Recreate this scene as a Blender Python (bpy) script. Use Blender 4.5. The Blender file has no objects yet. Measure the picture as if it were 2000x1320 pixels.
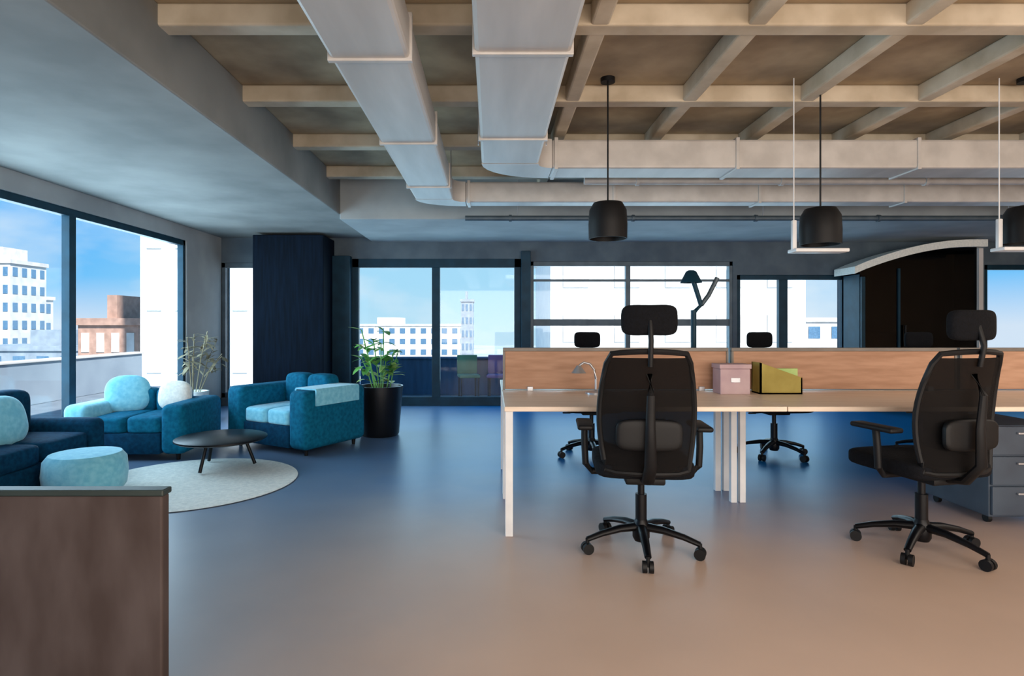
import bpy, bmesh, math, random
from mathutils import Vector, Matrix
random.seed(7)
PI = math.pi
S = bpy.context.scene
COL = S.collection

# ------------------------------------------------------------------ camera
cam_d = bpy.data.cameras.new('camera')
cam = bpy.data.objects.new('camera', cam_d); COL.objects.link(cam)
cam.location = (0, 0, 1.2); cam.rotation_euler = (PI/2, 0, 0)
cam_d.sensor_width = 36; cam_d.lens = 36*1150/2000
cam_d.shift_x = 0.02; cam_d.shift_y = -0.0125
cam_d.clip_end = 600
S.camera = cam

def srgb(r, g, b, a=1.0):
    f = lambda c: (c/255/12.92 if c/255 <= .04045 else ((c/255+.055)/1.055)**2.4)
    return (f(r), f(g), f(b), a)

# ------------------------------------------------------------------ sky
w = bpy.data.worlds.new('sky'); S.world = w; w.use_nodes = True
nt = w.node_tree; nt.nodes.clear()
out = nt.nodes.new('ShaderNodeOutputWorld'); bg = nt.nodes.new('ShaderNodeBackground')
tc = nt.nodes.new('ShaderNodeTexCoord'); sep = nt.nodes.new('ShaderNodeSeparateXYZ')
ramp = nt.nodes.new('ShaderNodeValToRGB'); e = ramp.color_ramp.elements
e[0].position = 0.0; e[0].color = srgb(225, 236, 250)
e[1].position = 0.2; e[1].color = srgb(70, 180, 255)
x = ramp.color_ramp.elements.new(0.07); x.color = srgb(122, 202, 255)
noi = nt.nodes.new('ShaderNodeTexNoise'); noi.inputs['Scale'].default_value = 3.5; noi.inputs['Detail'].default_value = 5
mp = nt.nodes.new('ShaderNodeMapping'); mp.inputs['Scale'].default_value = (1, 1, 2.2)
cr = nt.nodes.new('ShaderNodeValToRGB'); cr.color_ramp.elements[0].position = .50; cr.color_ramp.elements[1].position = .75
# the sky behind the far wall is hazier than the sky to the left
sepr = nt.nodes.new('ShaderNodeMapRange'); sepr.inputs[1].default_value = .82; sepr.inputs[2].default_value = .97
sepr.inputs[3].default_value = 0; sepr.inputs[4].default_value = .8
mx0 = nt.nodes.new('ShaderNodeMix'); mx0.data_type = 'RGBA'; mx0.inputs[7].default_value = srgb(190, 234, 252)
mx = nt.nodes.new('ShaderNodeMix'); mx.data_type = 'RGBA'; mx.inputs[7].default_value = srgb(240, 248, 255)
L = nt.links.new
L(tc.outputs['Generated'], sep.inputs[0]); L(sep.outputs[2], ramp.inputs[0])
L(tc.outputs['Generated'], mp.inputs[0]); L(mp.outputs[0], noi.inputs[0]); L(noi.outputs[0], cr.inputs[0])
L(sep.outputs[1], sepr.inputs[0]); L(sepr.outputs[0], mx0.inputs[0]); L(ramp.outputs[0], mx0.inputs[6])
L(cr.outputs[0], mx.inputs[0]); L(mx0.outputs[2], mx.inputs[6]); L(mx.outputs[2], bg.inputs[0])
bg.inputs[1].default_value = 1.0
L(bg.outputs[0], out.inputs[0])

# ------------------------------------------------------------------ sun, window daylight, added fill lights, exposure
def light(name, kind, loc, rot, energy, color, size=1, sy=None, **k):
    d = bpy.data.lights.new(name, kind); d.energy = energy; d.color = color
    if kind == 'AREA':
        d.size = size
        if sy: d.shape = 'RECTANGLE'; d.size_y = sy
    o = bpy.data.objects.new(name, d); COL.objects.link(o); o.location = loc; o.rotation_euler = rot
    return o
sun = light('sun', 'SUN', (0, 0, 30), (math.radians(48), 0, math.radians(35)), 11, (1, .95, .88))
sun.data.angle = math.radians(1)
# added unseen warm fill lights, behind the camera and over the right-hand bays
light('ceiling_fill_rear', 'AREA', (1.6, -.6, 2.7), (0, 0, 0), 95, (1, .90, .80), 3.2, 1.4)
light('ceiling_fill_right', 'AREA', (6.3, 3.2, 2.7), (0, 0, 0), 70, (1, .88, .76), 1.2, 3.0)
# daylight coming in through the glazing of the left and back walls
light('window_daylight_left', 'AREA', (-4.25, 5.6, 1.3), (0, -PI/2, 0), 195, (.66, .88, 1), 2.0, 4.3)
light('window_daylight_back', 'AREA', (.8, 9.05, 1.25), (-PI/2, 0, 0), 100, (.50, .82, 1), 8.5, 1.8)
light('rear_fill', 'AREA', (3.2, -2.85, 1.3), (PI/2, 0, 0), 440, (1, .91, .81), 10, 2.2)  # added warm fill before the solid rear wall, no window there
S.view_settings.view_transform = 'Standard'; S.view_settings.look = 'None'
S.view_settings.gamma = 1; S.view_settings.use_curve_mapping = False
S.view_settings.exposure = 0.0

# ------------------------------------------------------------------ materials
def mat(name, c, rough=.6, metal=0, c2=None, scale=6, bump=0, detail=4, spec=.5, stretch=None, alpha=None, sheen=0, coat=0):
    m = bpy.data.materials.new(name); m.use_nodes = True; t = m.node_tree
    b = t.nodes['Principled BSDF']
    b.inputs['Roughness'].default_value = rough; b.inputs['Metallic'].default_value = metal
    b.inputs['Specular IOR Level'].default_value = spec
    if sheen: b.inputs['Sheen Weight'].default_value = sheen
    if coat: b.inputs['Coat Weight'].default_value = coat
    col = srgb(*c); c2 = srgb(*(c2 or [v*.9 for v in c]))
    tcn = t.nodes.new('ShaderNodeTexCoord'); n = t.nodes.new('ShaderNodeTexNoise')
    n.inputs['Scale'].default_value = scale; n.inputs['Detail'].default_value = detail
    mpn = t.nodes.new('ShaderNodeMapping')
    if stretch: mpn.inputs['Scale'].default_value = stretch
    r = t.nodes.new('ShaderNodeValToRGB'); r.color_ramp.elements[0].color = c2; r.color_ramp.elements[1].color = col
    r.color_ramp.elements[0].position = .35; r.color_ramp.elements[1].position = .65
    t.links.new(tcn.outputs['Object'], mpn.inputs[0]); t.links.new(mpn.outputs[0], n.inputs[0])
    t.links.new(n.outputs[0], r.inputs[0]); t.links.new(r.outputs[0], b.inputs['Base Color'])
    if bump:
        bm_ = t.nodes.new('ShaderNodeBump'); bm_.inputs['Strength'].default_value = bump; bm_.inputs['Distance'].default_value = .01
        t.links.new(n.outputs[0], bm_.inputs['Height']); t.links.new(bm_.outputs[0], b.inputs['Normal'])
    if alpha: b.inputs['Alpha'].default_value = alpha
    return m

M = {}
M['concrete'] = mat('concrete', (150, 146, 140), .85, c2=(122, 117, 110), scale=2.2, bump=.25, detail=8)
M['slab'] = mat('slab_concrete', (176, 158, 130), .9, c2=(136, 120, 98), scale=2.5, bump=.3, detail=8)
M['beam'] = mat('beam_concrete', (166, 172, 174), .8, c2=(146, 152, 155), scale=1.6, bump=.15, detail=8)
M['soffit'] = mat('soffit_concrete', (138, 139, 137), .8, c2=(117, 119, 118), scale=1.6, bump=.15, detail=8)
M['rib'] = mat('rib_concrete', (202, 190, 170), .85, c2=(176, 162, 140), scale=4, bump=.2, detail=6)
M['duct'] = mat('galvanised_duct', (204, 200, 196), .45, .1, c2=(186, 182, 178), scale=5, stretch=(1, .15, 1))
M['plaster'] = mat('wall_plaster', (176, 172, 166), .85, c2=(160, 156, 150), scale=3, bump=.05)
M['warm_plaster'] = mat('warm_plaster', (186, 160, 136), .85, c2=(172, 146, 122), scale=3)
M['frame'] = mat('window_frame_teal', (14, 54, 72), .5, .2, c2=(8, 44, 60), spec=.3)
M['frame_grey'] = mat('window_frame_grey', (84, 98, 108), .5, .3, c2=(70, 84, 94))
M['lintel'] = mat('lintel_slate', (84, 98, 108), .7, c2=(66, 80, 92), scale=3)
M['navy'] = mat('column_navy', (5, 20, 36), .8, c2=(2, 12, 24), spec=.12, scale=6, stretch=(6, 6, .4), bump=.15)
M['black'] = mat('black_plastic', (11, 12, 16), .55, c2=(7, 8, 11), spec=.3)
M['blackmetal'] = mat('black_metal', (10, 12, 18), .38, .3, c2=(7, 8, 13), spec=.35)
M['mesh'] = mat('black_mesh_fabric', (16, 13, 13), .85, c2=(6, 5, 6), spec=.2, scale=160, detail=1, bump=.3, alpha=.88)
M['seatfab'] = mat('black_seat_fabric', (12, 14, 20), .9, c2=(7, 8, 12), spec=.2, scale=90, detail=2, bump=.3)
M['white'] = mat('white_lacquer', (226, 228, 230), .4, c2=(214, 216, 220))
M['desktop'] = mat('pale_wood_desktop', (236, 218, 200), .38, c2=(220, 200, 180), scale=5, stretch=(.6, 9, 9))
M['divider'] = mat('tan_divider_board', (188, 148, 122), .75, c2=(168, 128, 102), scale=5, stretch=(.8, 6, 6))
M['dividerrim'] = mat('grey_divider_rim', (122, 116, 110), .5, .3)
M['teal'] = mat('teal_upholstery', (8, 104, 136), .9, c2=(2, 84, 114), scale=30, detail=4, bump=.25, spec=.15)
M['tealdark'] = mat('dark_teal_upholstery', (2, 62, 92), .9, c2=(0, 46, 74), scale=30, bump=.25, spec=.15)
M['teallight'] = mat('light_blue_upholstery', (138, 212, 232), .9, c2=(112, 194, 220), scale=26, bump=.2, sheen=.3)
M['cream'] = mat('cream_textile', (240, 240, 232), .95, c2=(222, 224, 218), scale=40, bump=.3)
M['brown'] = mat('brown_panel', (76, 66, 64), .75, c2=(60, 49, 46), spec=.25, scale=3, detail=5, stretch=(3, 3, 1), bump=.08)
M['darkgreen'] = mat('dark_trim', (40, 50, 46), .5)
M['pot'] = mat('black_pot', (14, 18, 22), .35, c2=(10, 12, 16))
M['soil'] = mat('soil', (50, 38, 28), 1, c2=(30, 22, 16), scale=30, bump=.6)
M['leaf'] = mat('green_leaf', (130, 200, 104), .5, c2=(70, 140, 66), scale=6)
M['leafyellow'] = mat('yellow_green_leaf', (196, 220, 140), .5, c2=(150, 190, 110), scale=6)
M['leafdry'] = mat('dry_leaf', (150, 140, 112), .8, c2=(112, 104, 84), scale=8)
M['olive'] = mat('olive_card', (176, 160, 84), .7, c2=(156, 140, 66))
M['pink'] = mat('mauve_card', (196, 172, 176), .7, c2=(178, 152, 160))
M['silver'] = mat('silver_metal', (196, 198, 204), .3, .7)
M['slate'] = mat('slate_pedestal', (58, 72, 88), .5, c2=(48, 60, 76))
M['red'] = mat('dark_red_plastic', (96, 28, 24), .5)
M['tower'] = mat('white_facade', (244, 242, 236), .7, c2=(232, 230, 226), scale=1)
M['stone'] = mat('pale_stone_facade', (206, 200, 196), .8, c2=(184, 178, 174), scale=1)
M['facegrey'] = mat('grey_facade', (140, 150, 160), .8, c2=(120, 130, 142), scale=1)
M['brick'] = mat('brick_facade', (176, 140, 124), .85, c2=(150, 118, 104), scale=2)
M['bluegl'] = mat('facade_glass', (96, 130, 158), .15, .2, c2=(80, 112, 140))
M['terrace'] = mat('terrace_paving', (120, 128, 136), .7, c2=(104, 112, 122), scale=4)
M['parapet'] = mat('parapet_slate', (28, 86, 128), .7, c2=(16, 72, 112), scale=4, stretch=(4, 1, .5))
M['ground'] = mat('distant_ground', (168, 176, 184), .9, c2=(138, 150, 150), scale=.05, detail=8)
M['greenpl'] = mat('green_shutter', (60, 128, 110), .7)
M['purple'] = mat('purple_fabric', (112, 92, 150), .9)

def glass_mat(name, tint, refl=.02, dens=1.0):
    m = bpy.data.materials.new(name); m.use_nodes = True; t = m.node_tree; t.nodes.clear()
    o = t.nodes.new('ShaderNodeOutputMaterial'); a = t.nodes.new('ShaderNodeBsdfTransparent'); g = t.nodes.new('ShaderNodeBsdfGlossy')
    mixn = t.nodes.new('ShaderNodeMixShader'); a.inputs[0].default_value = tint; g.inputs['Roughness'].default_value = .03
    mixn.inputs[0].default_value = refl
    t.links.new(a.outputs[0], mixn.inputs[1]); t.links.new(g.outputs[0], mixn.inputs[2]); t.links.new(mixn.outputs[0], o.inputs[0])
    return m
M['glass'] = glass_mat('window_glass', (.94, .98, 1, 1))
M['darkglass'] = glass_mat('dark_glass', (.12, .14, .17, 1), .02)

# floor: resilient sheet floor whose colour shifts with position from warm sand by the desks to blue in the depth of the room
def floor_mat():
    m = bpy.data.materials.new('office_floor'); m.use_nodes = True; t = m.node_tree; b = t.nodes['Principled BSDF']
    N = t.nodes.new; K = t.links.new
    g = N('ShaderNodeTexCoord'); s = N('ShaderNodeSeparateXYZ'); K(g.outputs['Object'], s.inputs[0])
    n = N('ShaderNodeTexNoise'); n.inputs['Scale'].default_value = .9; n.inputs['Detail'].default_value = 5; K(g.outputs['Object'], n.inputs[0])
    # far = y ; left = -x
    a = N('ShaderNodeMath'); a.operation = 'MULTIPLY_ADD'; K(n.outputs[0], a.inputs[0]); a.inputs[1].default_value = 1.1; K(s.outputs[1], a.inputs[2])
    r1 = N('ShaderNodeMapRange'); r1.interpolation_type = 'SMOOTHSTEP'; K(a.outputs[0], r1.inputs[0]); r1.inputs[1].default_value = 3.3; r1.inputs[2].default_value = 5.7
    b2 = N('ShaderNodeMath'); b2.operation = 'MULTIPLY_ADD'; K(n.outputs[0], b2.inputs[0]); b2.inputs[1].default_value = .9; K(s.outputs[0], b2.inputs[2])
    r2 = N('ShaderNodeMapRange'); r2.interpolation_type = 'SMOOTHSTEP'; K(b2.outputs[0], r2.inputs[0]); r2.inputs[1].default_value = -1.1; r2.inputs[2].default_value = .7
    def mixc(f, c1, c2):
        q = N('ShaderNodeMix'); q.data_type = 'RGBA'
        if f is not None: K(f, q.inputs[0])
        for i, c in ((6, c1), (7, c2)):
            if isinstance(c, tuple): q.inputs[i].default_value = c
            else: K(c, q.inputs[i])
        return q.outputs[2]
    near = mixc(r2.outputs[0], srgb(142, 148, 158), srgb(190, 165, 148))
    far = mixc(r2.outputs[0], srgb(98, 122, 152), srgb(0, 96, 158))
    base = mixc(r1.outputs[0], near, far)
    n2 = N('ShaderNodeTexNoise'); n2.inputs['Scale'].default_value = 2.2; n2.inputs['Detail'].default_value = 7; K(g.outputs['Object'], n2.inputs[0])
    r3 = N('ShaderNodeMapRange'); K(n2.outputs[0], r3.inputs[0]); r3.inputs[3].default_value = .88; r3.inputs[4].default_value = 1.1
    mu = N('ShaderNodeMix'); mu.data_type = 'RGBA'; mu.blend_type = 'MULTIPLY'; mu.inputs[0].default_value = 1
    K(base, mu.inputs[6]); K(r3.outputs[0], mu.inputs[7]); K(mu.outputs[2], b.inputs['Base Color'])
    b.inputs['Roughness'].default_value = .36; b.inputs['Specular IOR Level'].default_value = .32
    return m
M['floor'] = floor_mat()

# ------------------------------------------------------------------ mesh helpers
class MB:
    def __init__(s): s.bm = bmesh.new()
    def _add(s, verts, mtx):
        if mtx is not None: bmesh.ops.transform(s.bm, matrix=mtx, verts=verts)
        return verts
    def box(s, x0, x1, y0, y1, z0, z1, bev=0, seg=2, mtx=None):
        r = bmesh.ops.create_cube(s.bm, size=1); vs = r['verts']
        for v in vs:
            v.co = Vector(((x0+x1)/2 + v.co.x*(x1-x0), (y0+y1)/2 + v.co.y*(y1-y0), (z0+z1)/2 + v.co.z*(z1-z0)))
        if bev:
            es = list({e for v in vs for e in v.link_edges})
            q = bmesh.ops.bevel(s.bm, geom=es, offset=bev, segments=seg, profile=.5, affect='EDGES')
            vs = list({v for f in q['faces'] for v in f.verts} | {v for v in vs if v.is_valid})
        return s._add(vs, mtx)
    def soft(s, cx, cy, cz, hx, hy, hz, p=.35, n=10, mtx=None, sag=0):
        """cushion: a superellipsoid"""
        old = set(s.bm.verts)
        r = bmesh.ops.create_cube(s.bm, size=2)
        es = list({e for v in r['verts'] for e in v.link_edges})
        bmesh.ops.subdivide_edges(s.bm, edges=es, cuts=n-1, use_grid_fill=True)
        vs = [v for v in s.bm.verts if v not in old]
        k = 2/p
        for v in vs:
            c = v.co; d = (abs(c.x)**k + abs(c.y)**k + abs(c.z)**k)**(1/k)
            u = c/d
            puff = 1 + .06*(1-min(1, abs(u.x))**2)*(1-min(1, abs(u.y))**2)
            v.co = Vector((cx+u.x*hx, cy+u.y*hy, cz+u.z*hz*puff - sag*(1-u.x*u.x)))
        return s._add(vs, mtx)
    def cyl(s, p0, p1, r0, r1=None, n=20, caps=True):
        r1 = r0 if r1 is None else r1
        p0 = Vector(p0); p1 = Vector(p1); d = p1-p0
        q = bmesh.ops.create_cone(s.bm, cap_ends=caps, segments=n, radius1=r0, radius2=r1, depth=d.length)
        m = Matrix.Translation((p0+p1)/2) @ d.to_track_quat('Z', 'Y').to_matrix().to_4x4()
        bmesh.ops.transform(s.bm, matrix=m, verts=q['verts']); return q['verts']
    def ball(s, c, r, sc=(1, 1, 1), n=16):
        q = bmesh.ops.create_uvsphere(s.bm, u_segments=n, v_segments=n//2+2, radius=r)
        for v in q['verts']: v.co = Vector((c[0]+v.co.x*sc[0], c[1]+v.co.y*sc[1], c[2]+v.co.z*sc[2]))
        return q['verts']
    def tube(s, pts, r, n=10, rs=None, flat=1):
        pts = [Vector(p) for p in pts]; rings = []
        for i, p in enumerate(pts):
            d = (pts[min(i+1, len(pts)-1)] - pts[max(i-1, 0)]).normalized()
            up = Vector((0, 0, 1)) if abs(d.z) < .95 else Vector((0, 1, 0))
            a = d.cross(up).normalized(); b = a.cross(d).normalized()
            rr = rs[i] if rs else r
            rings.append([s.bm.verts.new(p + a*math.cos(2*PI*k/n)*rr + b*math.sin(2*PI*k/n)*rr*flat) for k in range(n)])
        for i in range(len(rings)-1):
            for k in range(n):
                s.bm.faces.new((rings[i][k], rings[i][(k+1) % n], rings[i+1][(k+1) % n], rings[i+1][k]))
        s.bm.faces.new(rings[0]); s.bm.faces.new(rings[-1][::-1])
    def lathe(s, prof, c=(0, 0, 0), n=32):
        rings = []
        for r, z in prof:
            rings.append([s.bm.verts.new((c[0]+max(r, 1e-4)*math.cos(2*PI*k/n), c[1]+max(r, 1e-4)*math.sin(2*PI*k/n), c[2]+z)) for k in range(n)])
        for i in range(len(rings)-1):
            for k in range(n):
                s.bm.faces.new((rings[i][k], rings[i][(k+1) % n], rings[i+1][(k+1) % n], rings[i+1][k]))
        s.bm.faces.new(rings[0]); s.bm.faces.new(rings[-1])
    def prism(s, pts, d):
        """closed outline pts (3d) pushed along vector d"""
        a = [s.bm.verts.new(p) for p in pts]; b = [s.bm.verts.new(Vector(p)+Vector(d)) for p in pts]
        s.bm.faces.new(a); s.bm.faces.new(b[::-1])
        for i in range(len(a)): s.bm.faces.new((a[i], a[(i+1) % len(a)], b[(i+1) % len(a)], b[i]))
    def leaf(s, base, dir_, length, width, bend=.3, n=6):
        d = Vector(dir_).normalized(); side = d.cross(Vector((0, 0, 1)))
        side = side.normalized() if side.length > .01 else Vector((1, 0, 0))
        rows = []
        for i in range(n+1):
            t = i/n; c = Vector(base) + d*length*t - Vector((0, 0, 1))*bend*length*t*t
            wd = width*math.sin(PI*min(1, t*.92+.06))**.8
            nn = side.cross(d)
            rows.append([s.bm.verts.new(c-side*wd/2), s.bm.verts.new(c - nn*wd*.12), s.bm.verts.new(c+side*wd/2)])
        for i in range(n):
            for k in range(2): s.bm.faces.new((rows[i][k], rows[i][k+1], rows[i+1][k+1], rows[i+1][k]))
    def rot(s, m): bmesh.ops.transform(s.bm, matrix=m, verts=s.bm.verts[:])
    def build(s, name, m, parent=None, smooth=True, kind=None, sub=0):
        bmesh.ops.recalc_face_normals(s.bm, faces=s.bm.faces[:])
        me = bpy.data.meshes.new(name); s.bm.to_mesh(me); s.bm.free()
        if smooth:
            me.shade_smooth()
            try: me.set_sharp_from_angle(angle=math.radians(38))
            except Exception: pass
        me.materials.append(m)
        o = bpy.data.objects.new(name, me); COL.objects.link(o)
        if parent: o.parent = parent
        if kind: o['kind'] = kind
        return o

def tag(o, label, cat, group=None):
    o['label'] = label; o['category'] = cat
    if group: o['group'] = group
    return o
def thing(name, label, cat, loc=(0, 0, 0), rz=0, group=None):
    o = bpy.data.objects.new(name, None); COL.objects.link(o); o.location = loc; o.rotation_euler = (0, 0, rz)
    return tag(o, label, cat, group)
def struct_root(name):
    o = bpy.data.objects.new(name, None); COL.objects.link(o); o['kind'] = 'structure'; return o
def dup(root, loc, rz, label, group=None):
    r = root.copy(); COL.objects.link(r); r.location = loc; r.rotation_euler = (0, 0, rz); r['label'] = label
    if group: r['group'] = group
    for ch in list(root.children):
        c = ch.copy(); COL.objects.link(c); c.parent = r
        for g in list(ch.children):
            d = g.copy(); COL.objects.link(d); d.parent = c
    return r
def part(parent, name, m, fn, **k):
    b = MB(); fn(b); return b.build(name, M[m], parent, **k)

XL, XR, YB, YR = -4.03, 9.0, 8.78, -3.0      # inner faces of the room
ZC, ZP, ZB = 2.80, 2.92, 2.44                 # rib soffit, coffer panels, beam soffit

# ------------------------------------------------------------------ room shell
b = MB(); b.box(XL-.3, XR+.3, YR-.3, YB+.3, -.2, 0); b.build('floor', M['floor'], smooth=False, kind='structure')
b = MB(); b.box(XL-.3, XR+.3, YR-.3, YB+.3, ZP, ZP+.2)
ceil = b.build('ceiling', M['slab'], smooth=False, kind='structure')
b = MB()
yr = [3.19 + 1.07*k for k in range(-6, 4)]
xr = [.58 + .84*k for k in range(0, 11)]
for y in yr: b.box(-1.8, XR, y-.05, y+.07, ZC, ZP, .012)
b2 = MB()
for xx in xr: b2.box(xx-.05, xx+.05, YR, 6.9, ZC+.004, ZP, .012)
b.build('cross_rib', M['rib'], ceil, smooth=False); b2.build('long_rib', M['rib'], ceil, smooth=False)
# wide beam along the window wall and beam along the back wall
b = MB(); b.box(XL, -1.78, YR, YB, 2.5, ZP, .01); b.build('trim_1', M['soffit'], smooth=False, kind='structure')
b = MB(); b.box(-1.78, XR, 6.9, YB, ZB, ZP, .01); b.build('trim_2', M['beam'], smooth=False, kind='structure')
# left window wall: piers, header, low sill
wy = [(-2.7, -.6), (-.6, 1.5), (1.5, 3.6), (3.6, 5.69), (5.69, 7.79)]
b = MB(); b.box(XL-.12, XL, YR-.3, YB+.3, 2.32, ZP); b.box(XL-.12, XL, YR-.3, YB+.3, 0, .12)
b.box(XL-.12, XL, 7.79, YB+.3, 0, 2.32); b.box(XL-.12, XL, YR-.3, -2.7, 0, 2.32)
b.build('wall_left', M['beam'], smooth=False, kind='structure')

def window(name, verts_y=None, plane='x', a0=0, a1=1, z0=0, z1=2, pos=0, mull=(), trans=(), th=.07, m='frame', fw=.055, glass='glass'):
    """framed window in the plane x=pos (plane 'x') or y=pos (plane 'y')"""
    r = struct_root(name)
    def bx(B, u0, u1, w0, w1, d0=-.04, d1=.04, bev=.004):
        if plane == 'x': B.box(pos+d0, pos+d1, u0, u1, w0, w1, bev)
        else: B.box(u0, u1, pos+d0, pos+d1, w0, w1, bev)
    B = MB()
    bx(B, a0, a1, z1-fw*1.3, z1); bx(B, a0, a1, z0, z0+fw*1.3); bx(B, a0, a0+fw, z0, z1); bx(B, a1-fw, a1, z0, z1)
    B.build('window_frame', M[m], r, smooth=False)
    for u in mull:
        B = MB(); bx(B, u-th/2, u+th/2, z0+fw, z1-fw, -.035, .045); B.build('mullion', M[m], r, smooth=False)
    for z, t in trans:
        B = MB(); bx(B, a0+fw, a1-fw, z-t/2, z+t/2, -.03, .03); B.build('transom', M[m], r, smooth=False)
    us = [a0+fw] + sorted(mull) + [a1-fw]
    for i in range(len(us)-1):
        B = MB(); bx(B, us[i], us[i+1], z0+fw, z1-fw, -.004, .004, 0); B.build('pane', M[glass], r, smooth=False)
    return r
wn = 1
window('window_1', plane='x', a0=-2.7, a1=3.6, z0=.12, z1=2.32, pos=XL-.06, mull=(-.6, 1.5), th=.09)
window('window_2', plane='x', a0=3.6, a1=7.79, z0=.12, z1=2.32, pos=XL-.06, mull=(5.69,), th=.09)

# back wall: lintel and piers round the openings
# openings: corner window, terrace door, middle window, right window, far right window
ops = [(-4.03, -3.30, .12, 2.13), (-2.08, .44, 0, 2.19), (.58, 3.60, .10, 2.15), (3.66, 5.30, .10, 1.95), (7.35, 9.0, .1, 2.1)]
b = MB()
prev = XL-.3
for x0, x1, z0, z1 in ops:
    if x0 > prev: b.box(prev, x0, YB, YB+.25, 0, 2.2)
    b.box(x0, x1, YB, YB+.25, z1, 2.2)
    if z0 > 0: b.box(x0, x1, YB, YB+.25, 0, z0)
    prev = x1
b.box(prev, XR+.3, YB, YB+.25, 0, 2.2)
b.box(XL-.3, XR+.3, YB, YB+.25, 2.2, ZP)
b.build('wall_back', M['lintel'], smooth=False, kind='structure')
window('window_3', plane='y', a0=-4.03, a1=-3.30, z0=.12, z1=2.13, pos=YB+.05, m='frame_grey')
# terrace door
window('door_1', plane='y', a0=-2.08, a1=.44, z0=0, z1=2.19, pos=YB+.04, mull=(-.83,), th=.12, fw=.1)
window('window_4', plane='y', a0=.58, a1=3.60, z0=.10, z1=2.15, pos=YB+.05, mull=(2.04,), trans=((1.24, .1), (1.87, .035)), m='frame_grey', fw=.05)
window('window_5', plane='y', a0=3.66, a1=5.30, z0=.10, z1=1.95, pos=YB+.05, mull=(4.36,), th=.13, m='frame')
window('window_6', plane='y', a0=7.35, a1=9.0, z0=.1, z1=2.1, pos=YB+.05, m='frame')
# lining between the terrace door and the column; concrete face right of the door
b = MB(); b.box(-2.34, -2.08, YB-.14, YB, 0, 2.22, .006); b.build('trim_3', M['frame'], smooth=False, kind='structure')
b = MB(); b.box(.44, .58, YB-.08, YB, 0, 2.3, .006); b.build('trim_4', M['frame'], smooth=False, kind='structure')
b = MB(); b.box(-3.33, -2.34, 8.2, YB, 0, 2.46, .012); b.build('column', M['navy'], smooth=False, kind='structure')
b = MB(); b.box(XR, XR+.3, YR-.3, YB+.3, 0, ZP); b.build('wall_right', M['warm_plaster'], smooth=False, kind='structure')
b = MB(); b.box(XL-.3, XR+.3, YR-.3, YR, 0, ZP); b.build('wall_rear', M['warm_plaster'], smooth=False, kind='structure')

# ------------------------------------------------------------------ ceiling ducts
def duct(label, pts_x, yfrom, ycorner, width, z0, z1, xend, m='duct', yw=None):
    t = thing('air_duct', label, 'duct', (pts_x, ycorner, z0))
    x0, x1 = pts_x-width/2, pts_x+width/2; yw = yw or width
    T = Matrix.Translation((-pts_x, -ycorner, -z0))
    B = MB(); B.box(x0, x1, yfrom, ycorner, z0, z1, .02); B.rot(T); B.build('straight_run', M[m], t, smooth=False)
    # elbow: quarter turn to the right
    B = MB(); R0 = .12; n = 8; cx, cy = x1+R0, ycorner; pl = []
    inner = [(cx-R0*math.cos(a), cy+R0*math.sin(a)) for a in [PI/2*k/n for k in range(n+1)]]
    outer = [(cx-(R0+width)*math.cos(a), cy+(R0+yw)*math.sin(a)) for a in [PI/2*k/n for k in range(n+1)]]
    ring = inner + outer[::-1]
    B.prism([(p[0], p[1], z0) for p in ring], (0, 0, z1-z0)); B.rot(T); B.build('elbow', M[m], t, smooth=False)
    B = MB(); B.box(cx, xend, cy+R0, cy+R0+yw, z0, z1, .02); B.rot(T); B.build('cross_run', M[m], t, smooth=False)
    def flange(a, bb, c, d):
        B = MB(); B.box(a, bb, c, d, z0-.012, z1+.012, .004); B.rot(T); B.build('flange', M[m], t, smooth=False)
    yy = yfrom+.4
    while yy < ycorner-.1: flange(x0-.012, x1+.012, yy, yy+.03); yy += 1.3
    xx = cx+.02
    while xx < xend-.2: flange(xx, xx+.03, cy+R0-.012, cy+R0+yw+.012); xx += 1.5
    for yy in (yfrom+1, ycorner-.5):
        for sx in (x0-.015, x1+.015):
            B = MB(); B.cyl((sx, yy, z0), (sx, yy, ZP), .005, n=8); B.rot(T); B.build('hanger_rod', M['silver'], t)
    return t
duct('wide pale metal air duct running overhead and turning right, the one nearer the desks', .15, YR+.2, 4.75, .46, 2.5, 2.74, 8.8, yw=.34)
duct('narrower grey air duct left of the wide one, turning right beyond it', -.58, YR+.2, 5.95, .38, 2.47, 2.68, 8.8, yw=.22)
# slim conduits crossing the ribs on the right
def conduit(label, y, z, r, x0, x1, m):
    B = MB(); B.cyl((0, 0, 0), (x1-x0, 0, 0), r, n=14)
    for q in range(int((x1-x0)/1.4)): B.cyl((.5+q*1.4, 0, 0), (.53+q*1.4, 0, 0), r*1.35, n=14)
    t = B.build('conduit', M[m]); t.location = (x0, y, z)
    tag(t, label, 'pipe'); 
    for q in range(int((x1-x0)/2.8)+1):
        B = MB(); B.cyl((.6+q*2.8, 0, r), (.6+q*2.8, 0, ZP-z if y > 6.9 else ZP-z), .006, n=8); B.build('hanger', M['silver'], t)
conduit('thin dark pipe crossing under the ceiling just before the back beam', 6.72, 2.42, .03, -.3, 8.6, 'frame_grey')
conduit('thin pale pipe crossing under the ribs between the two cross ducts', 5.72, 2.60, .035, .9, 8.6, 'duct')

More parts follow.
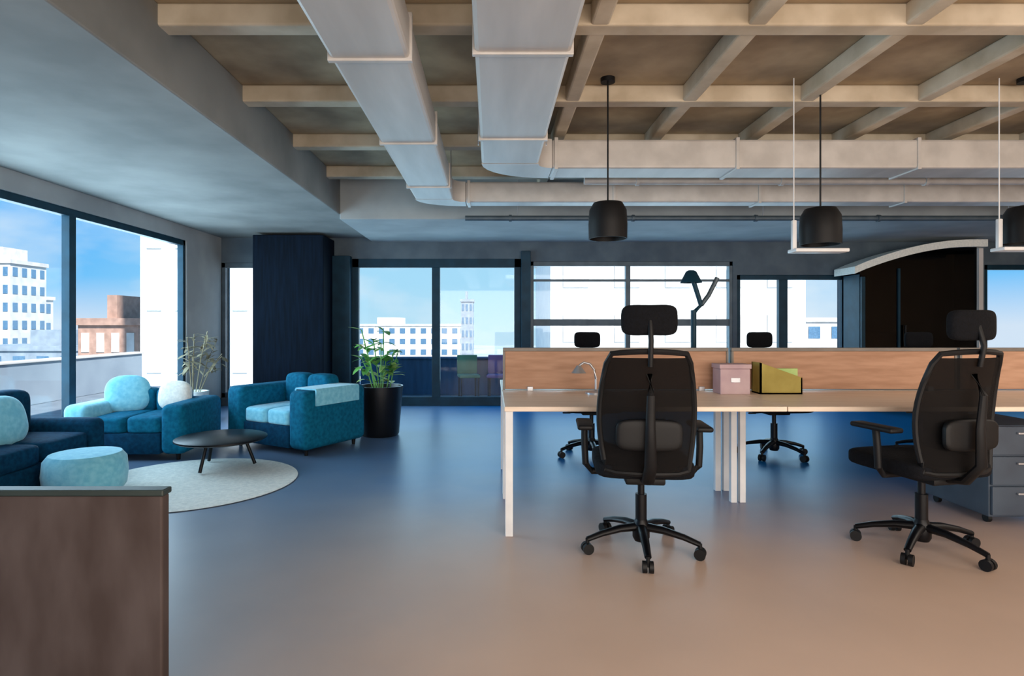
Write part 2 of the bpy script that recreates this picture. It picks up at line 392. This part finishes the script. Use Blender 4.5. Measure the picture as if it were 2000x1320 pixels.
# ------------------------------------------------------------------ pendant lamps above the desks
def pendant(x, y, zb, label, bracket, group=None):
    t = thing('pendant_lamp', label, 'lamp', (x, y, zb))
    B = MB(); B.lathe([(.045, .262), (.10, .25), (.128, .20), (.134, .10), (.132, 0), (.124, 0), (.12, .1), (.09, .225), (.02, .235)]); B.build('lamp_shade', M['black'], t)
    B = MB(); B.lathe([(.0, .10), (.05, .11), (.065, .15), (.03, .21), (0, .215)]); B.build('bulb', M['white'], t)
    B = MB(); B.cyl((0, 0, .25), (0, 0, ZP-zb), .006, n=8); B.build('cord', M['black'], t)
    B = MB(); B.cyl((0, 0, ZP-zb-.03), (0, 0, ZP-zb), .05, n=20); B.build('ceiling_rose', M['black'], t)
    if bracket:
        B = MB(); B.box(-.20, -.17, -.015, .015, -.04, .17, .006); B.box(-.20, .17, -.06, .06, -.055, -.03, .006)
        B.build('bracket', M['white'], t)
        B = MB(); B.cyl((-.185, 0, .16), (-.185, 0, ZP-zb), .004, n=8); B.build('bracket_rod', M['white'], t)
    return t
pendant(.81, 4.1, 1.80, 'black pendant lamp hanging left of the other two, above the first desk', False)
pendant(2.29, 4.1, 1.76, 'black pendant lamp in a white bracket, between the other two lamps', True)
pendant(3.72, 4.1, 1.77, 'black pendant lamp in a white bracket, cut by the right edge', True)

# ------------------------------------------------------------------ desks (2 rows x 3 modules back to back)
DX = [.07, 1.67, 3.27, 4.87]
labels = {(0, 0): 'pale wood desk with white legs at the left end of the near row',
          (1, 0): 'pale wood desk in the near row, between two others, right-hand chair before it',
          (2, 0): 'pale wood desk of the near row cut off by the right edge',
          (0, 1): 'pale wood desk in the far row behind the left end of the tan divider',
          (1, 1): 'pale wood desk in the far row, behind the middle divider board',
          (2, 1): 'pale wood desk in the far row behind the right-hand divider board'}
def desk(i, j):
    W = 1.6; D = .8
    y0 = 3.32 if j == 0 else 4.16
    t = thing('desk', labels[(i, j)], 'desk', (DX[i]+W/2, y0+D/2, 0), 0, None)
    B = MB(); B.box(-W/2+.002, W/2-.002, -D/2, D/2, .712, .74, .004); B.build('tabletop', M['desktop'], t, smooth=False)
    sgn = -1 if j == 0 else 1
    B = MB(); B.box(-W/2+.06, W/2-.06, -.025, .025, .665, .712, .003); B.build('beam', M['white'], t, smooth=False)
    for sx in (-1, 1):
        if (sx == -1 and i == 0) or (sx == 1 and i == 2):
            ys = ((-D/2+.02), (D/2-.06))
            for yy in ys:
                B = MB(); B.box(sx*(W/2-.03)-.022, sx*(W/2-.03)+.022, yy, yy+.044, 0, .712, .003); B.build('leg', M['white'], t, smooth=False)
            B = MB(); B.box(sx*(W/2-.03)-.02, sx*(W/2-.03)+.02, -D/2+.06, D/2-.06, .672, .712, .003); B.build('leg_rail', M['white'], t, smooth=False)
        else:
            yy = -sgn*(D/2-.12)
            B = MB(); B.box(sx*(W/2-.03)-.02, sx*(W/2-.03)+.02, yy-.02, yy+.02, 0, .712, .003); B.build('leg', M['white'], t, smooth=False)
    return t
for i in range(3):
    for j in range(2): desk(i, j)
dl = ['tan divider board with grey rim on the left desk pair', 'tan divider board with grey rim on the middle desk pair', 'tan divider board with grey rim at the right edge']
for i in range(3):
    t = thing('desk_divider', dl[i], 'divider', (DX[i]+.8, 4.14, .742))
    B = MB(); B.box(-.775, .775, -.013, .013, .01, .275, .003); B.build('panel', M['divider'], t, smooth=False)
    B = MB(); B.box(-.79, .79, -.018, .018, .275, .30, .003); B.box(-.79, -.775, -.018, .018, 0.005, .275); B.box(.775, .79, -.018, .018, .005, .275)
    B.build('rim', M['dividerrim'], t, smooth=False)
    for sx in (-.6, .6):
        B = MB(); B.box(sx-.02, sx+.02, -.03, .03, -.002, .03, .003); B.build('clamp', M['silver'], t, smooth=False)
# pedestal cabinet below the right desk
t = thing('pedestal_cabinet', 'slate grey drawer pedestal under the desk at the right edge', 'cabinet', (3.20, 3.80, 0))
B = MB(); B.box(-.22, .22, -.27, .27, .05, .60, .006); B.build('body', M['slate'], t, smooth=False)
for k in range(3):
    B = MB(); B.box(-.212, .212, -.29, -.27, .065+k*.18, .235+k*.18, .004); d = B.build('drawer', M['slate'], t, smooth=False)
    B = MB(); B.box(-.07, .07, -.305, -.29, .19+k*.18, .202+k*.18, .003); B.build('handle', M['silver'], d, smooth=False)
for sx in (-1, 1):
    for sy in (-1, 1):
        B = MB(); B.cyl((sx*.17-.012, sy*.2, .025), (sx*.17+.012, sy*.2, .025), .025); B.build('caster', M['black'], t)
# things standing on the desks
t = thing('magazine_file', 'olive yellow magazine file on the near desk against the divider', 'file box', (1.93, 3.98, .74))
B = MB(); B.prism([(-.14, -.06, 0), (.14, -.06, 0), (.14, -.06, .11), (-.14, -.06, .21)], (0, .012, 0)); B.prism([(-.14, .06, 0), (.14, .06, 0), (.14, .06, .11), (-.14, .06, .21)], (0, .012, 0))
B.box(-.14, .14, -.06, .07, 0, .01); B.box(-.14, -.13, -.06, .07, 0, .21); B.box(.13, .14, -.06, .07, 0, .11); B.build('case', M['olive'], t, smooth=False)
for k in range(4):
    B = MB(); B.box(-.12, .12, -.04+k*.025, -.022+k*.025, .012, .17-.012*k, .003); B.build('folder', M['cream' if k % 2 else 'leafyellow'], t, smooth=False)
t = thing('storage_box', 'mauve pink cardboard box on the near desk beside the black chair back', 'box', (1.62, 3.98, .74))
B = MB(); B.box(-.10, .10, -.07, .07, 0, .17, .006); B.build('body', M['pink'], t, smooth=False)
B = MB(); B.box(-.106, .106, -.076, .076, .17, .20, .004); B.build('lid', M['pink'], t, smooth=False)
B = MB(); B.box(-.03, .03, -.074, -.07, .08, .11, .001); B.build('label_holder', M['silver'], t, smooth=False)
# small silver desk lamp near the left chair
t = thing('desk_lamp', 'small silver gooseneck lamp on the left desk beside the chair back', 'lamp', (.70, 3.95, .74))
B = MB(); B.lathe([(.07, 0), (.07, .012), (.02, .02), (.008, .03)]); B.build('base', M['silver'], t)
B = MB(); B.tube([(0, 0, .02), (0, 0, .10), (-.01, 0, .16), (-.04, 0, .20), (-.08, 0, .21), (-.11, 0, .19)], .008); B.build('neck', M['silver'], t)
B = MB(); B.lathe([(.012, .0), (.02, -.01), (.05, -.05), (.046, -.05), (.015, -.01)], (-.115, 0, .19)); B.build('lamp_shade', M['silver'], t)
# tall dark reading lamp on the far desk with a folded V arm
t = thing('reading_lamp', 'tall dark teal lamp with a V-shaped arm on the far desk', 'lamp', (1.62, 4.72, .74))
B = MB(); B.lathe([(.10, 0), (.10, .018), (.03, .028), (.015, .05)]); B.build('base', M['frame'], t)
B = MB(); B.cyl((0, 0, .03), (0, 0, .58), .022); B.build('pole', M['frame'], t)
B = MB(); B.tube([(0, 0, .56), (.06, 0, .62), (-.01, 0, .84)], .02); B.build('lower_arm', M['frame'], t)
B = MB(); B.tube([(.06, 0, .62), (.12, 0, .70), (.19, 0, .84)], .018); B.build('upper_arm', M['frame_grey'], t)
B = MB(); B.lathe([(.02, .05), (.04, .04), (.085, -.05), (.08, -.05), (.03, .03)], (-.02, 0, .85)); B.build('lamp_shade', M['frame'], t)

# ------------------------------------------------------------------ office chairs (facing +Y in their own frame)
def office_chair(label, loc, rz, head_z=1.22, hw=.135, base_rot=0, back_h=1.04, near=True):
    t = thing('office_chair', label, 'chair', loc, rz)
    # base: hub and five spokes with casters
    B = MB(); B.lathe([(.035, .05), (.045, .07), (.045, .13), (.032, .16), (.028, .17)]); B.build('hub', M['blackmetal'], t)
    for k in range(5):
        a = base_rot + 2*PI*k/5; ca, sa = math.cos(a), math.sin(a)
        B = MB(); B.tube([(ca*.03, sa*.03, .125), (ca*.12, sa*.12, .12), (ca*.22, sa*.22, .10), (ca*.30, sa*.30, .075)], .02, rs=[.028, .024, .020, .017], flat=.8)
        sp = B.build('base_arm', M['blackmetal'], t)
        B = MB()
        for o_ in (-.016, .016):
            px, py = ca*.30 - sa*o_, sa*.30 + ca*o_
            B.cyl((px+sa*.010, py-ca*.010, .0285), (px-sa*.010, py+ca*.010, .0285), .0285)
        B.cyl((ca*.30, sa*.30, .03), (ca*.30, sa*.30, .08), .010)
        B.build('caster', M['black'], sp)
    B = MB(); B.cyl((0, 0, .15), (0, 0, .30), .03); B.cyl((0, 0, .30), (0, 0, .40), .018); B.build('gas_lift', M['blackmetal'], t)
    B = MB(); B.box(-.10, .10, -.16, .10, .385, .425, .01); B.cyl((.1, .02, .405), (.24, .04, .40), .007, n=8); B.box(.2, .27, .03, .05, .393, .407, .004)
    B.build('tilt_mechanism', M['black'], t)
    # seat
    B = MB(); B.soft(0, .03, .465, .25, .245, .045, p=.32, n=10); B.build('seat', M['seatfab'], t)
    # back frame + mesh (curved)
    def bx(u, z):   # back surface: lumbar curve
        return -.23 - .07*((z-.62)/.45)**2*(1 if z > .62 else .6) + .05*(u/.22)**2
    def halfw(z): 
        tt = (z-.46)/(back_h-.46); return .20 + .035*math.sin(PI*min(1, tt*1.05))+ (.0 if tt < .93 else -.02)
    B = MB(); nu, nz = 12, 16; g = []
    for side in (0, 1):
        gg = []
        for i in range(nz+1):
            z = .47 + (back_h-.02-.47)*i/nz; row = []
            for k in range(nu+1):
                u = -1+2*k/nu; xx = u*halfw(z); row.append(B.bm.verts.new((xx, bx(xx, z)-(.006 if side else 0), z)))
            gg.append(row)
        g.append(gg)
    for gg in g:
        for i in range(nz):
            for k in range(nu): B.bm.faces.new((gg[i][k], gg[i][k+1], gg[i+1][k+1], gg[i+1][k]))
    for i in range(nz):
        for k in (0, nu): B.bm.faces.new((g[0][i][k], g[0][i+1][k], g[1][i+1][k], g[1][i][k]))
    for k in range(nu):
        for i in (0, nz): B.bm.faces.new((g[0][i][k], g[0][i][k+1], g[1][i][k+1], g[1][i][k]))
    back = B.build('backrest', M['mesh'], t)
    B = MB(); loop = []
    zs = [.47 + (back_h-.47)*i/12 for i in range(13)]
    for z in zs: loop.append((halfw(z), bx(halfw(z), z), z))
    for k in range(1, 8):
        u = 1-2*k/8; xx = u*halfw(back_h); loop.append((xx, bx(xx, back_h), back_h + .012*(1-u*u)))
    for z in zs[::-1]: loop.append((-halfw(z), bx(halfw(z), z), z))
    for k in range(1, 8):
        u = -1+2*k/8; xx = u*halfw(.47); loop.append((xx, bx(xx, .47), .46))
    loop.append(loop[0]); B.tube(loop, .014, n=8); B.build('back_frame', M['black'], back)
    B = MB(); B.tube([(0, -.12, .41), (0, -.24, .43), (0, -.315, .52), (0, -.31, .70), (0, -.325, .86), (0, bx(0, .96)-.01, .96)], .024, rs=[.03, .032, .03, .024, .02, .016], flat=.7); B.build('spine', M['black'], t)
    B = MB(); B.soft(0, -.262, .66, .16, .02, .075, p=.4, n=8); B.build('lumbar_pad', M['black'], t)
    # headrest
    B = MB(); B.tube([(0, bx(0, back_h)-.01, back_h-.06), (0, bx(0, back_h)-.03, head_z-.10), (0, bx(0, back_h)+.0, head_z)], .013); hs = B.build('headrest_stem', M['black'], t)
    B = MB(); vs = B.soft(0, 0, 0, hw, .028, .07, p=.45, n=10)
    for v in vs: v.co.y += .9*v.co.x**2 ; v.co.z *= (1 + .15*(v.co.x/hw)**2)
    B.rot(Matrix.Translation((0, bx(0, back_h)+.015, head_z))); B.build('headrest', M['seatfab'], t)
    # armrests
    for sx in (-1, 1):
        B = MB(); B.tube([(sx*.12, 0, .415), (sx*.26, -.02, .42), (sx*.295, -.02, .46), (sx*.30, -.02, .56), (sx*.30, -.01, .655)], .018, flat=1)
        ar = B.build('armrest_post', M['black'], t)
        B = MB(); B.box(sx*.30-.042, sx*.30+.042, -.14, .12, .655, .682, .012, 3); B.build('arm_pad', M['black'], ar)
    return t
office_chair('black mesh office chair with raised headrest in front of the left desk', (.80, 3.15, 0), math.radians(-6), 1.225, .135, math.radians(-98+6), 1.06)
office_chair('black mesh office chair swivelled leftwards in front of the right-hand desk', (2.30, 3.15, 0), math.radians(12), 1.20, .135, math.radians(-65-12), 1.06)
office_chair('black office chair behind the far row, its headrest seen left of the nearest chair', (.92, 5.42, 0), PI, 1.06, .125, .3, .96)
office_chair('black office chair behind the far row, its headrest seen over the olive file', (2.60, 5.42, 0), PI+.1, 1.06, .125, .7, .96)
office_chair('black office chair behind the far row, mostly hidden by the right-hand chair', (4.08, 5.42, 0), PI-.1, 1.06, .125, .5, .96)

# ------------------------------------------------------------------ lounge
def sofa(label, loc, rz, W, D, seat_h, back_h, arms=(1, 1), aw=.2, m=('teal', 'tealdark', 'teallight'), ncush=2, arm_h=None, seatm=None, leftarm=None):
    t = thing('sofa', label, 'sofa', loc, rz)      # faces -Y in its own frame
    arm_h = arm_h or seat_h+.14
    x0 = -W/2 + (aw if arms[0] else 0); x1 = W/2 - (aw if arms[1] else 0)
    B = MB(); B.box(x0, x1, -D/2+.02, D/2-.02, .06, seat_h-.13, .02); B.build('base', M[m[1]], t)
    n = ncush; cw = (x1-x0)/n
    for k in range(n):
        B = MB(); B.soft(x0+cw*(k+.5), -.07, seat_h-.065, cw/2, D/2-.09, .075, p=.25, n=12); B.build('seat_cushion', M[seatm or m[0]], t)
    B = MB(); B.box(-W/2+.02, W/2-.02, D/2-.16, D/2, .06, back_h-.06, .05, 4); B.build('back_frame', M[m[1]], t)
    for k in range(n):
        B = MB(); B.soft(x0+cw*(k+.5), D/2-.22, (seat_h+back_h)/2+.01, cw/2-.005, .09, (back_h-seat_h)/2+.03, p=.35, n=12); B.rot(Matrix.Identity(4)); B.build('back_cushion', M[m[0]], t)
    for q, sx in ((0, -1), (1, 1)):
        if arms[q]:
            B = MB(); xa, xb = (-W/2, -W/2+aw) if sx < 0 else (W/2-aw, W/2)
            B.box(xa, xb, -D/2, D/2-.02, .06, arm_h, .06, 5); B.build('armrest', M[leftarm if leftarm and sx < 0 else m[0]], t)
    for sx in (-1, 1):
        for sy in (-1, 1):
            B = MB(); B.cyl((sx*(W/2-.1), sy*(D/2-.1), 0), (sx*(W/2-.1), sy*(D/2-.1), .07), .016, .022, n=12); B.build('leg', M['black'], t)
    return t
sofa('teal two-seat sofa turned towards the window, beside the potted plant', (-1.95, 5.92, 0), math.radians(-30), 1.12, .82, .40, .66, aw=.24, arm_h=.60, seatm='teallight')  # pale seat cushions: window light painted into their colour
sofa('teal sofa in the window corner between the other two, its left arm pale with painted daylight', (-3.24, 5.56, 0), math.radians(2), 1.06, .82, .38, .55, aw=.22, arm_h=.50, leftarm='teallight')  # pale left arm: daylight put into its colour
sofa('dark teal sofa along the window at the left edge', (-3.52, 4.15, 0), PI/2, 1.3, .78, .36, .66, aw=.16, arm_h=.46, m=('tealdark', 'tealdark', 'teallight'))

def cushion(label, loc, rx, rz, m, s=.21, group=None):
    B = MB(); B.soft(0, 0, 0, s, .07, s*.9, p=.7, n=12)
    B.rot(Matrix.Translation(loc) @ Matrix.Rotation(rz, 4, 'Z') @ Matrix.Rotation(rx, 4, 'X'))
    c = Vector(loc); o = B.build('cushion', M[m])
    for v in o.data.vertices: v.co -= c
    o.location = c; o.data.update()
    tag(o, label, 'cushion'); return o
cushion('light blue cushion on the dark teal sofa at the left edge', (-3.46, 4.16, .52), -.25, PI/2, 'teallight', .19)
cushion('pale blue cushion leaning beside the light arm of the corner sofa', (-3.47, 5.62, .545), -.3, .5, 'teallight', .19)
cushion('white cushion standing upright on the corner sofa', (-3.04, 5.66, .525), -.25, .1, 'cream', .15)
B = MB()  # thin pale sheet over the arm, paints window light onto its top
o1 = [(.298, .40), (.298, .60), (.312, .616), (.57, .616), (.582, .60), (.582, .46)]
o2 = [(.566, .46), (.566, .585), (.56, .603), (.322, .603), (.314, .585), (.314, .40)]
B.prism([(x_, -.30, z_) for x_, z_ in o1+o2], (0, .56, 0)); highlight = B.build('arm_highlight', M['teallight'], smooth=False)
highlight.location = (-1.95, 5.92, 0); highlight.rotation_euler = (0, 0, math.radians(-30))
tag(highlight, 'light blue throw added for the daylit top of the right arm of the two-seat sofa', 'painted highlight')
# pouf
t = thing('pouf', 'round light blue pouf on the floor before the left sofa', 'pouf', (-2.86, 4.15, .012))
B = MB(); B.lathe([(.0, .02), (.22, .02), (.25, .06), (.26, .15), (.25, .25), (.22, .29), (.1, .305), (0, .305)]); B.build('body', M['teallight'], t)
B = MB(); B.lathe([(.18, 0), (.19, .03)]); B.build('base_ring', M['black'], t)
# coffee table
t = thing('coffee_table', 'low round black coffee table between the teal sofas', 'table', (-2.26, 4.93, .012))
B = MB(); B.lathe([(0, .23), (.34, .23), (.36, .24), (.36, .252), (.34, .26), (0, .26)], n=48); B.build('tabletop', M['blackmetal'], t)
for k in range(3):
    a = k*2*PI/3+.3
    B = MB(); B.cyl((math.cos(a)*.26, math.sin(a)*.26, .014), (math.cos(a)*.18, math.sin(a)*.18, .235), .014, n=10); B.build('leg', M['blackmetal'], t)
B = MB(); B.lathe([(0, .001), (.76, .001), (.78, .006), (.76, .012), (0, .012)], n=64); o = B.build('rug', M['cream']); o.location = (-2.30, 4.50, 0)
tag(o, 'round cream rug on the floor in front of the sofas', 'rug')

# planter with green plant
t = thing('potted_plant', 'leafy green plant in a black pot beside the terrace door', 'plant', (-1.22, 6.45, 0))
B = MB(); B.lathe([(.0, 0), (.19, 0), (.205, .02), (.245, .50), (.25, .54), (.235, .54), (.225, .49), (0, .49)], n=40); B.build('pot', M['pot'], t)
B = MB(); B.lathe([(0, .485), (.222, .485), (.222, .495), (0, .505)]); B.build('soil', M['soil'], t)
B = MB()
stems = []
for k in range(11):
    a = random.uniform(0, 2*PI); r = random.uniform(.02, .12); h = random.uniform(.30, .66)
    p0 = Vector((r*math.cos(a), r*math.sin(a), .5)); p1 = p0 + Vector((math.cos(a)*.12-.03, math.sin(a)*.10, h))
    stems.append((p0, p1)); B.tube([p0, (p0+p1)/2 + Vector((0, 0, .04)), p1], .006, n=6)
B.build('stem', M['leaf'], t)
for nm, mm, cnt in (('leaves', 'leaf', 70), ('young_leaves', 'leafyellow', 34)):
    B = MB()
    for k in range(cnt):
        p0, p1 = random.choice(stems); f = random.uniform(.15 if nm == 'young_leaves' else .45, 1); c = p0.lerp(p1, f)
        a = random.uniform(0, 2*PI); B.leaf(c, (math.cos(a), math.sin(a), random.uniform(.1, 1.0)), random.uniform(.12, .21), random.uniform(.05, .085), random.uniform(.2, .6))
    o = B.build(nm, M[mm], t)
# dry plant by the pier
t = thing('dried_plant', 'tall dry beige leafy plant before the grey pier', 'plant', (-3.70, 7.35, 0))
B = MB(); B.lathe([(.0, 0), (.12, 0), (.14, .02), (.16, .38), (.145, .38), (.135, .34), (0, .34)], n=32); B.build('pot', M['cream'], t)
st = []
B = MB()
for k in range(9):
    a = random.uniform(0, 2*PI); p0 = Vector((.04*math.cos(a), .04*math.sin(a), .33)); p1 = p0 + Vector((math.cos(a)*.16+.12, math.sin(a)*.14, random.uniform(.45, .8)))
    st.append((p0, p1)); B.tube([p0, (p0+p1)/2+Vector((0, 0, .08)), p1], .006, n=6)
B.build('stem', M['leafdry'], t)
B = MB()
for k in range(90):
    p0, p1 = random.choice(st); c = p0.lerp(p1, random.uniform(.45, 1)); a = random.uniform(0, 2*PI)
    B.leaf(c, (math.cos(a), math.sin(a), random.uniform(-.2, .9)), random.uniform(.12, .22), random.uniform(.03, .06), random.uniform(.2, .7))
B.build('leaves', M['leafdry'], t)

# ------------------------------------------------------------------ brown low screen in the foreground
t = thing('partition_screen', 'brown low screen panel with dark top edge in the left foreground', 'screen', (-1.72, 1.70, 0))
B = MB(); B.box(-.78, .78, -.02, .02, .06, .712, .006); B.build('panel', M['brown'], t, smooth=False)
B = MB(); B.box(-.785, .785, -.024, .024, .712, .73, .004); B.build('top_rail', M['darkgreen'], t, smooth=False)
for sx in (-.6, .6):
    B = MB(); B.box(sx-.03, sx+.03, -.18, .18, 0, .02, .004); B.box(sx-.02, sx+.02, -.018, .018, .02, .08); B.build('foot', M['black'], t, smooth=False)

# ------------------------------------------------------------------ dark pod with a curved pale roof at the right
t = thing('meeting_pod', 'dark glazed booth with pale curved roof edge behind the right-hand chair', 'booth', (6.0, 8.68, 0))
px0, px1 = -.80, .90
prof = []
for k in range(13):
    s = k/12; xx = px0-.12 + (px1-px0+.16)*s; zz = 2.02 + .38*math.sin(PI/2*min(1, s*1.12))**.9
    prof.append((xx, zz))
B = MB(); ring = [(x_, -.45, z_) for x_, z_ in prof] + [(x_, -.45, z_-.10) for x_, z_ in prof[::-1]]
B.prism(ring, (0, .50, 0)); B.build('roof_shell', M['cream'], t, smooth=False)
B = MB(); ring = [(x_, -.38, z_-.10) for x_, z_ in prof if x_ > px0 and x_ < px1]
ring = [(px0, -.38, 0.02)] + [(px0, -.38, prof[1][1]-.12)] + ring + [(px1-.06, -.38, prof[-1][1]-.10), (px1-.06, -.38, .02)]
B.prism(ring, (0, .02, 0)); B.build('glass_front', M['darkglass'], t, smooth=False)
B = MB(); ring2 = [(p[0], .02, p[2]) for p in ring]; B.prism(ring2, (0, .04, 0)); B.build('back_panel', M['navy'], t, smooth=False)
B = MB(); B.box(px0, px0+.04, -.36, .05, 0, 1.92); B.build('left_side', M['frame'], t, smooth=False)
B = MB(); B.box(px1-.06, px1, -.42, .06, 0, 2.28); B.build('right_side', M['stone'], t, smooth=False)
B = MB(); B.box(px0+.04, px1-.06, -.36, .02, 0, .06); B.build('floor_plate', M['black'], t, smooth=False)
B = MB(); B.box(-.28, -.25, -.40, -.36, .06, 2.0); B.box(px0, px0+.05, -.41, -.36, 0, 1.88); B.build('door_stile', M['frame'], t, smooth=False)
B = MB(); B.box(-.2, -.18, -.43, -.40, .9, 1.2, .004); B.build('handle', M['black'], t, smooth=False)
B = MB(); B.box(-.6, .6, -.30, -.02, .40, .48, .02); B.box(-.6, .6, -.06, 0, .48, 1.1, .02); B.box(-.58, .58, -.26, -.02, .06, .40); B.build('bench', M['black'], t, smooth=False)

# ------------------------------------------------------------------ outside: terrace, buildings, distance
b = MB(); b.box(-3.4, 9.2, YB+.3, 10.6, -.3, -.02); b.box(-7.3, XL-.32, -10, 12.05, -.3, -.04); b.build('terrace_floor', M['terrace'], smooth=False, kind='structure')
b = MB(); b.box(-300, 300, -120, 560, -18.2, -18); b.build('distant_ground', M['ground'], smooth=False, kind='structure')
t = thing('terrace_parapet', 'slate blue parapet of the terrace beyond the glazed door', 'parapet', (0, 10.4, -.02))
B = MB(); B.box(-2.3, 9, -.08, .08, 0, .62, .01); B.build('wall', M['parapet'], t, smooth=False)
B = MB(); B.box(-2.3, 9.02, -.11, .11, .62, .66, .01); B.build('coping', M['parapet'], t, smooth=False)
t = thing('terrace_parapet', 'pale slate parapet of the side terrace outside the left window', 'parapet', (-7.2, 0, -.04))
B = MB(); B.box(-.08, .08, -9.9, 12, 0, .66, .01); B.build('wall', M['facegrey'], t, smooth=False)
B = MB(); B.box(-.11, .11, -9.9, 12.03, .66, .70, .01); B.build('coping', M['stone'], t, smooth=False)
def planter(x, m, label, w_=.16, h=.6):
    t = thing('terrace_chair', label, 'chair', (x, 9.75, -.02), random.uniform(-.3, .3))
    B = MB(); B.box(-w_, w_, -.2, .2, .36, .41, .015); B.build('seat', M[m], t)
    B = MB(); B.box(-w_, w_, .17, .21, .41, h, .015); B.build('backrest', M[m], t)
    for sx in (-1, 1):
        for sy in (-1, 1):
            B = MB(); B.cyl((sx*(w_-.03), sy*.17, 0), (sx*(w_-.03), sy*.17, .36), .014, n=8); B.build('leg', M['frame'], t)
planter(-.38, 'greenpl', 'green terrace chair seen through the right leaf of the glass door', .17, .72)
planter(.10, 'purple', 'purple terrace chair seen through the glass door, right of the green one', .17, .72)

def building(label, x0, x1, y0, y1, z1, m, wm='bluegl', nx=6, nz=8, zb=-18, face='y', roof=None):
    t = thing('building', label, 'building', ((x0+x1)/2, (y0+y1)/2, zb))
    T = Matrix.Translation((-(x0+x1)/2, -(y0+y1)/2, -zb))
    B = MB(); B.box(x0, x1, y0, y1, zb, z1); B.rot(T); B.build('wall', M[m], t, smooth=False)
    B = MB(); B.box(x0-.2, x1+.2, y0-.2, y1+.2, z1, z1+.5); B.box((x0*2+x1)/3, (x0+x1)/2, y0+1, y1-1, z1+.5, z1+2.2); B.rot(T); B.build('roof', M[roof or m], t, smooth=False)
    B = MB(); H = z1-zb; dz = H/nz; dx = (x1-x0)/nx
    for i in range(nx):
        for k in range(nz):
            B.box(x0+dx*(i+.25), x0+dx*(i+.75), y0-.06, y0+.02, zb+dz*(k+.3), zb+dz*(k+.8))
    B.rot(T); B.build('window_rows', M[wm], t, smooth=False)
    B = MB(); ny = max(2, int((y1-y0)/dx/1.2)); dy = (y1-y0)/ny
    for i in range(ny):
        for k in range(nz):
            B.box(x1-.02, x1+.06, y0+dy*(i+.25), y0+dy*(i+.75), zb+dz*(k+.3), zb+dz*(k+.8))
    B.rot(T); B.build('side_window_rows', M[wm], t, smooth=False)
    return t
# seen through the left windows
building('tall white tower seen through the right end of the left window', -17.9, -10.6, 30, 40, 20, 'tower', 'cream', 5, 12)
building('low grey block outside the left window, before the white tower', -56, -36, 62, 70, -1.5, 'facegrey', 'bluegl', 8, 6)
building('pale stone office block outside at the far left window pane', -80, -67, 76, 90, 5, 'stone', 'bluegl', 7, 8)
building('slim grey tower outside the far left window pane', -64, -60.5, 74, 80, 9, 'stone', 'bluegl', 3, 12)
building('brick block standing left of the white tower outside', -29.5, -25.2, 42, 50, 1.2, 'brick', 'stone', 4, 7)
# seen through the back glazing
building('distant slim grey tower beyond the terrace door', -6.2, -3.8, 120, 126, 6, 'facegrey', 'bluegl', 3, 9)
building('white block with long window bands behind the middle windows', 4.5, 24, 45, 60, 7, 'tower', 'stone', 5, 6)
building('low pale block on the horizon behind the terrace door', -40, -8, 150, 165, 1, 'stone', 'bluegl', 12, 7)
building('pale block behind the right-hand windows', 26, 48, 70, 84, 1.6, 'stone', 'bluegl', 8, 7)

# ------------------------------------------------------------------ groups of look-alikes
GROUPS = {'desk': 'office desks set back to back', 'desk_divider': 'tan divider boards between the desk rows',
          'pendant_lamp': 'black pendant lamps above the desks', 'air_duct': 'metal air ducts under the ceiling',
          'conduit': 'thin pipes crossing under the ceiling', 'sofa': 'teal sofas in the lounge corner',
          'cushion': 'cushions on the teal sofas', 'building': 'buildings outside the windows',
          'terrace_parapet': 'low parapets of the terraces', 'terrace_chair': 'coloured chairs on the terrace'}
for o in list(COL.objects):
    if o.parent is None and 'category' in o:
        n = o.name.split('.')[0]
        if n in GROUPS: o['group'] = GROUPS[n]
        if n == 'office_chair': o['group'] = 'black office chairs at the near desks' if o.location.y < 4 else 'black office chairs behind the far desks'
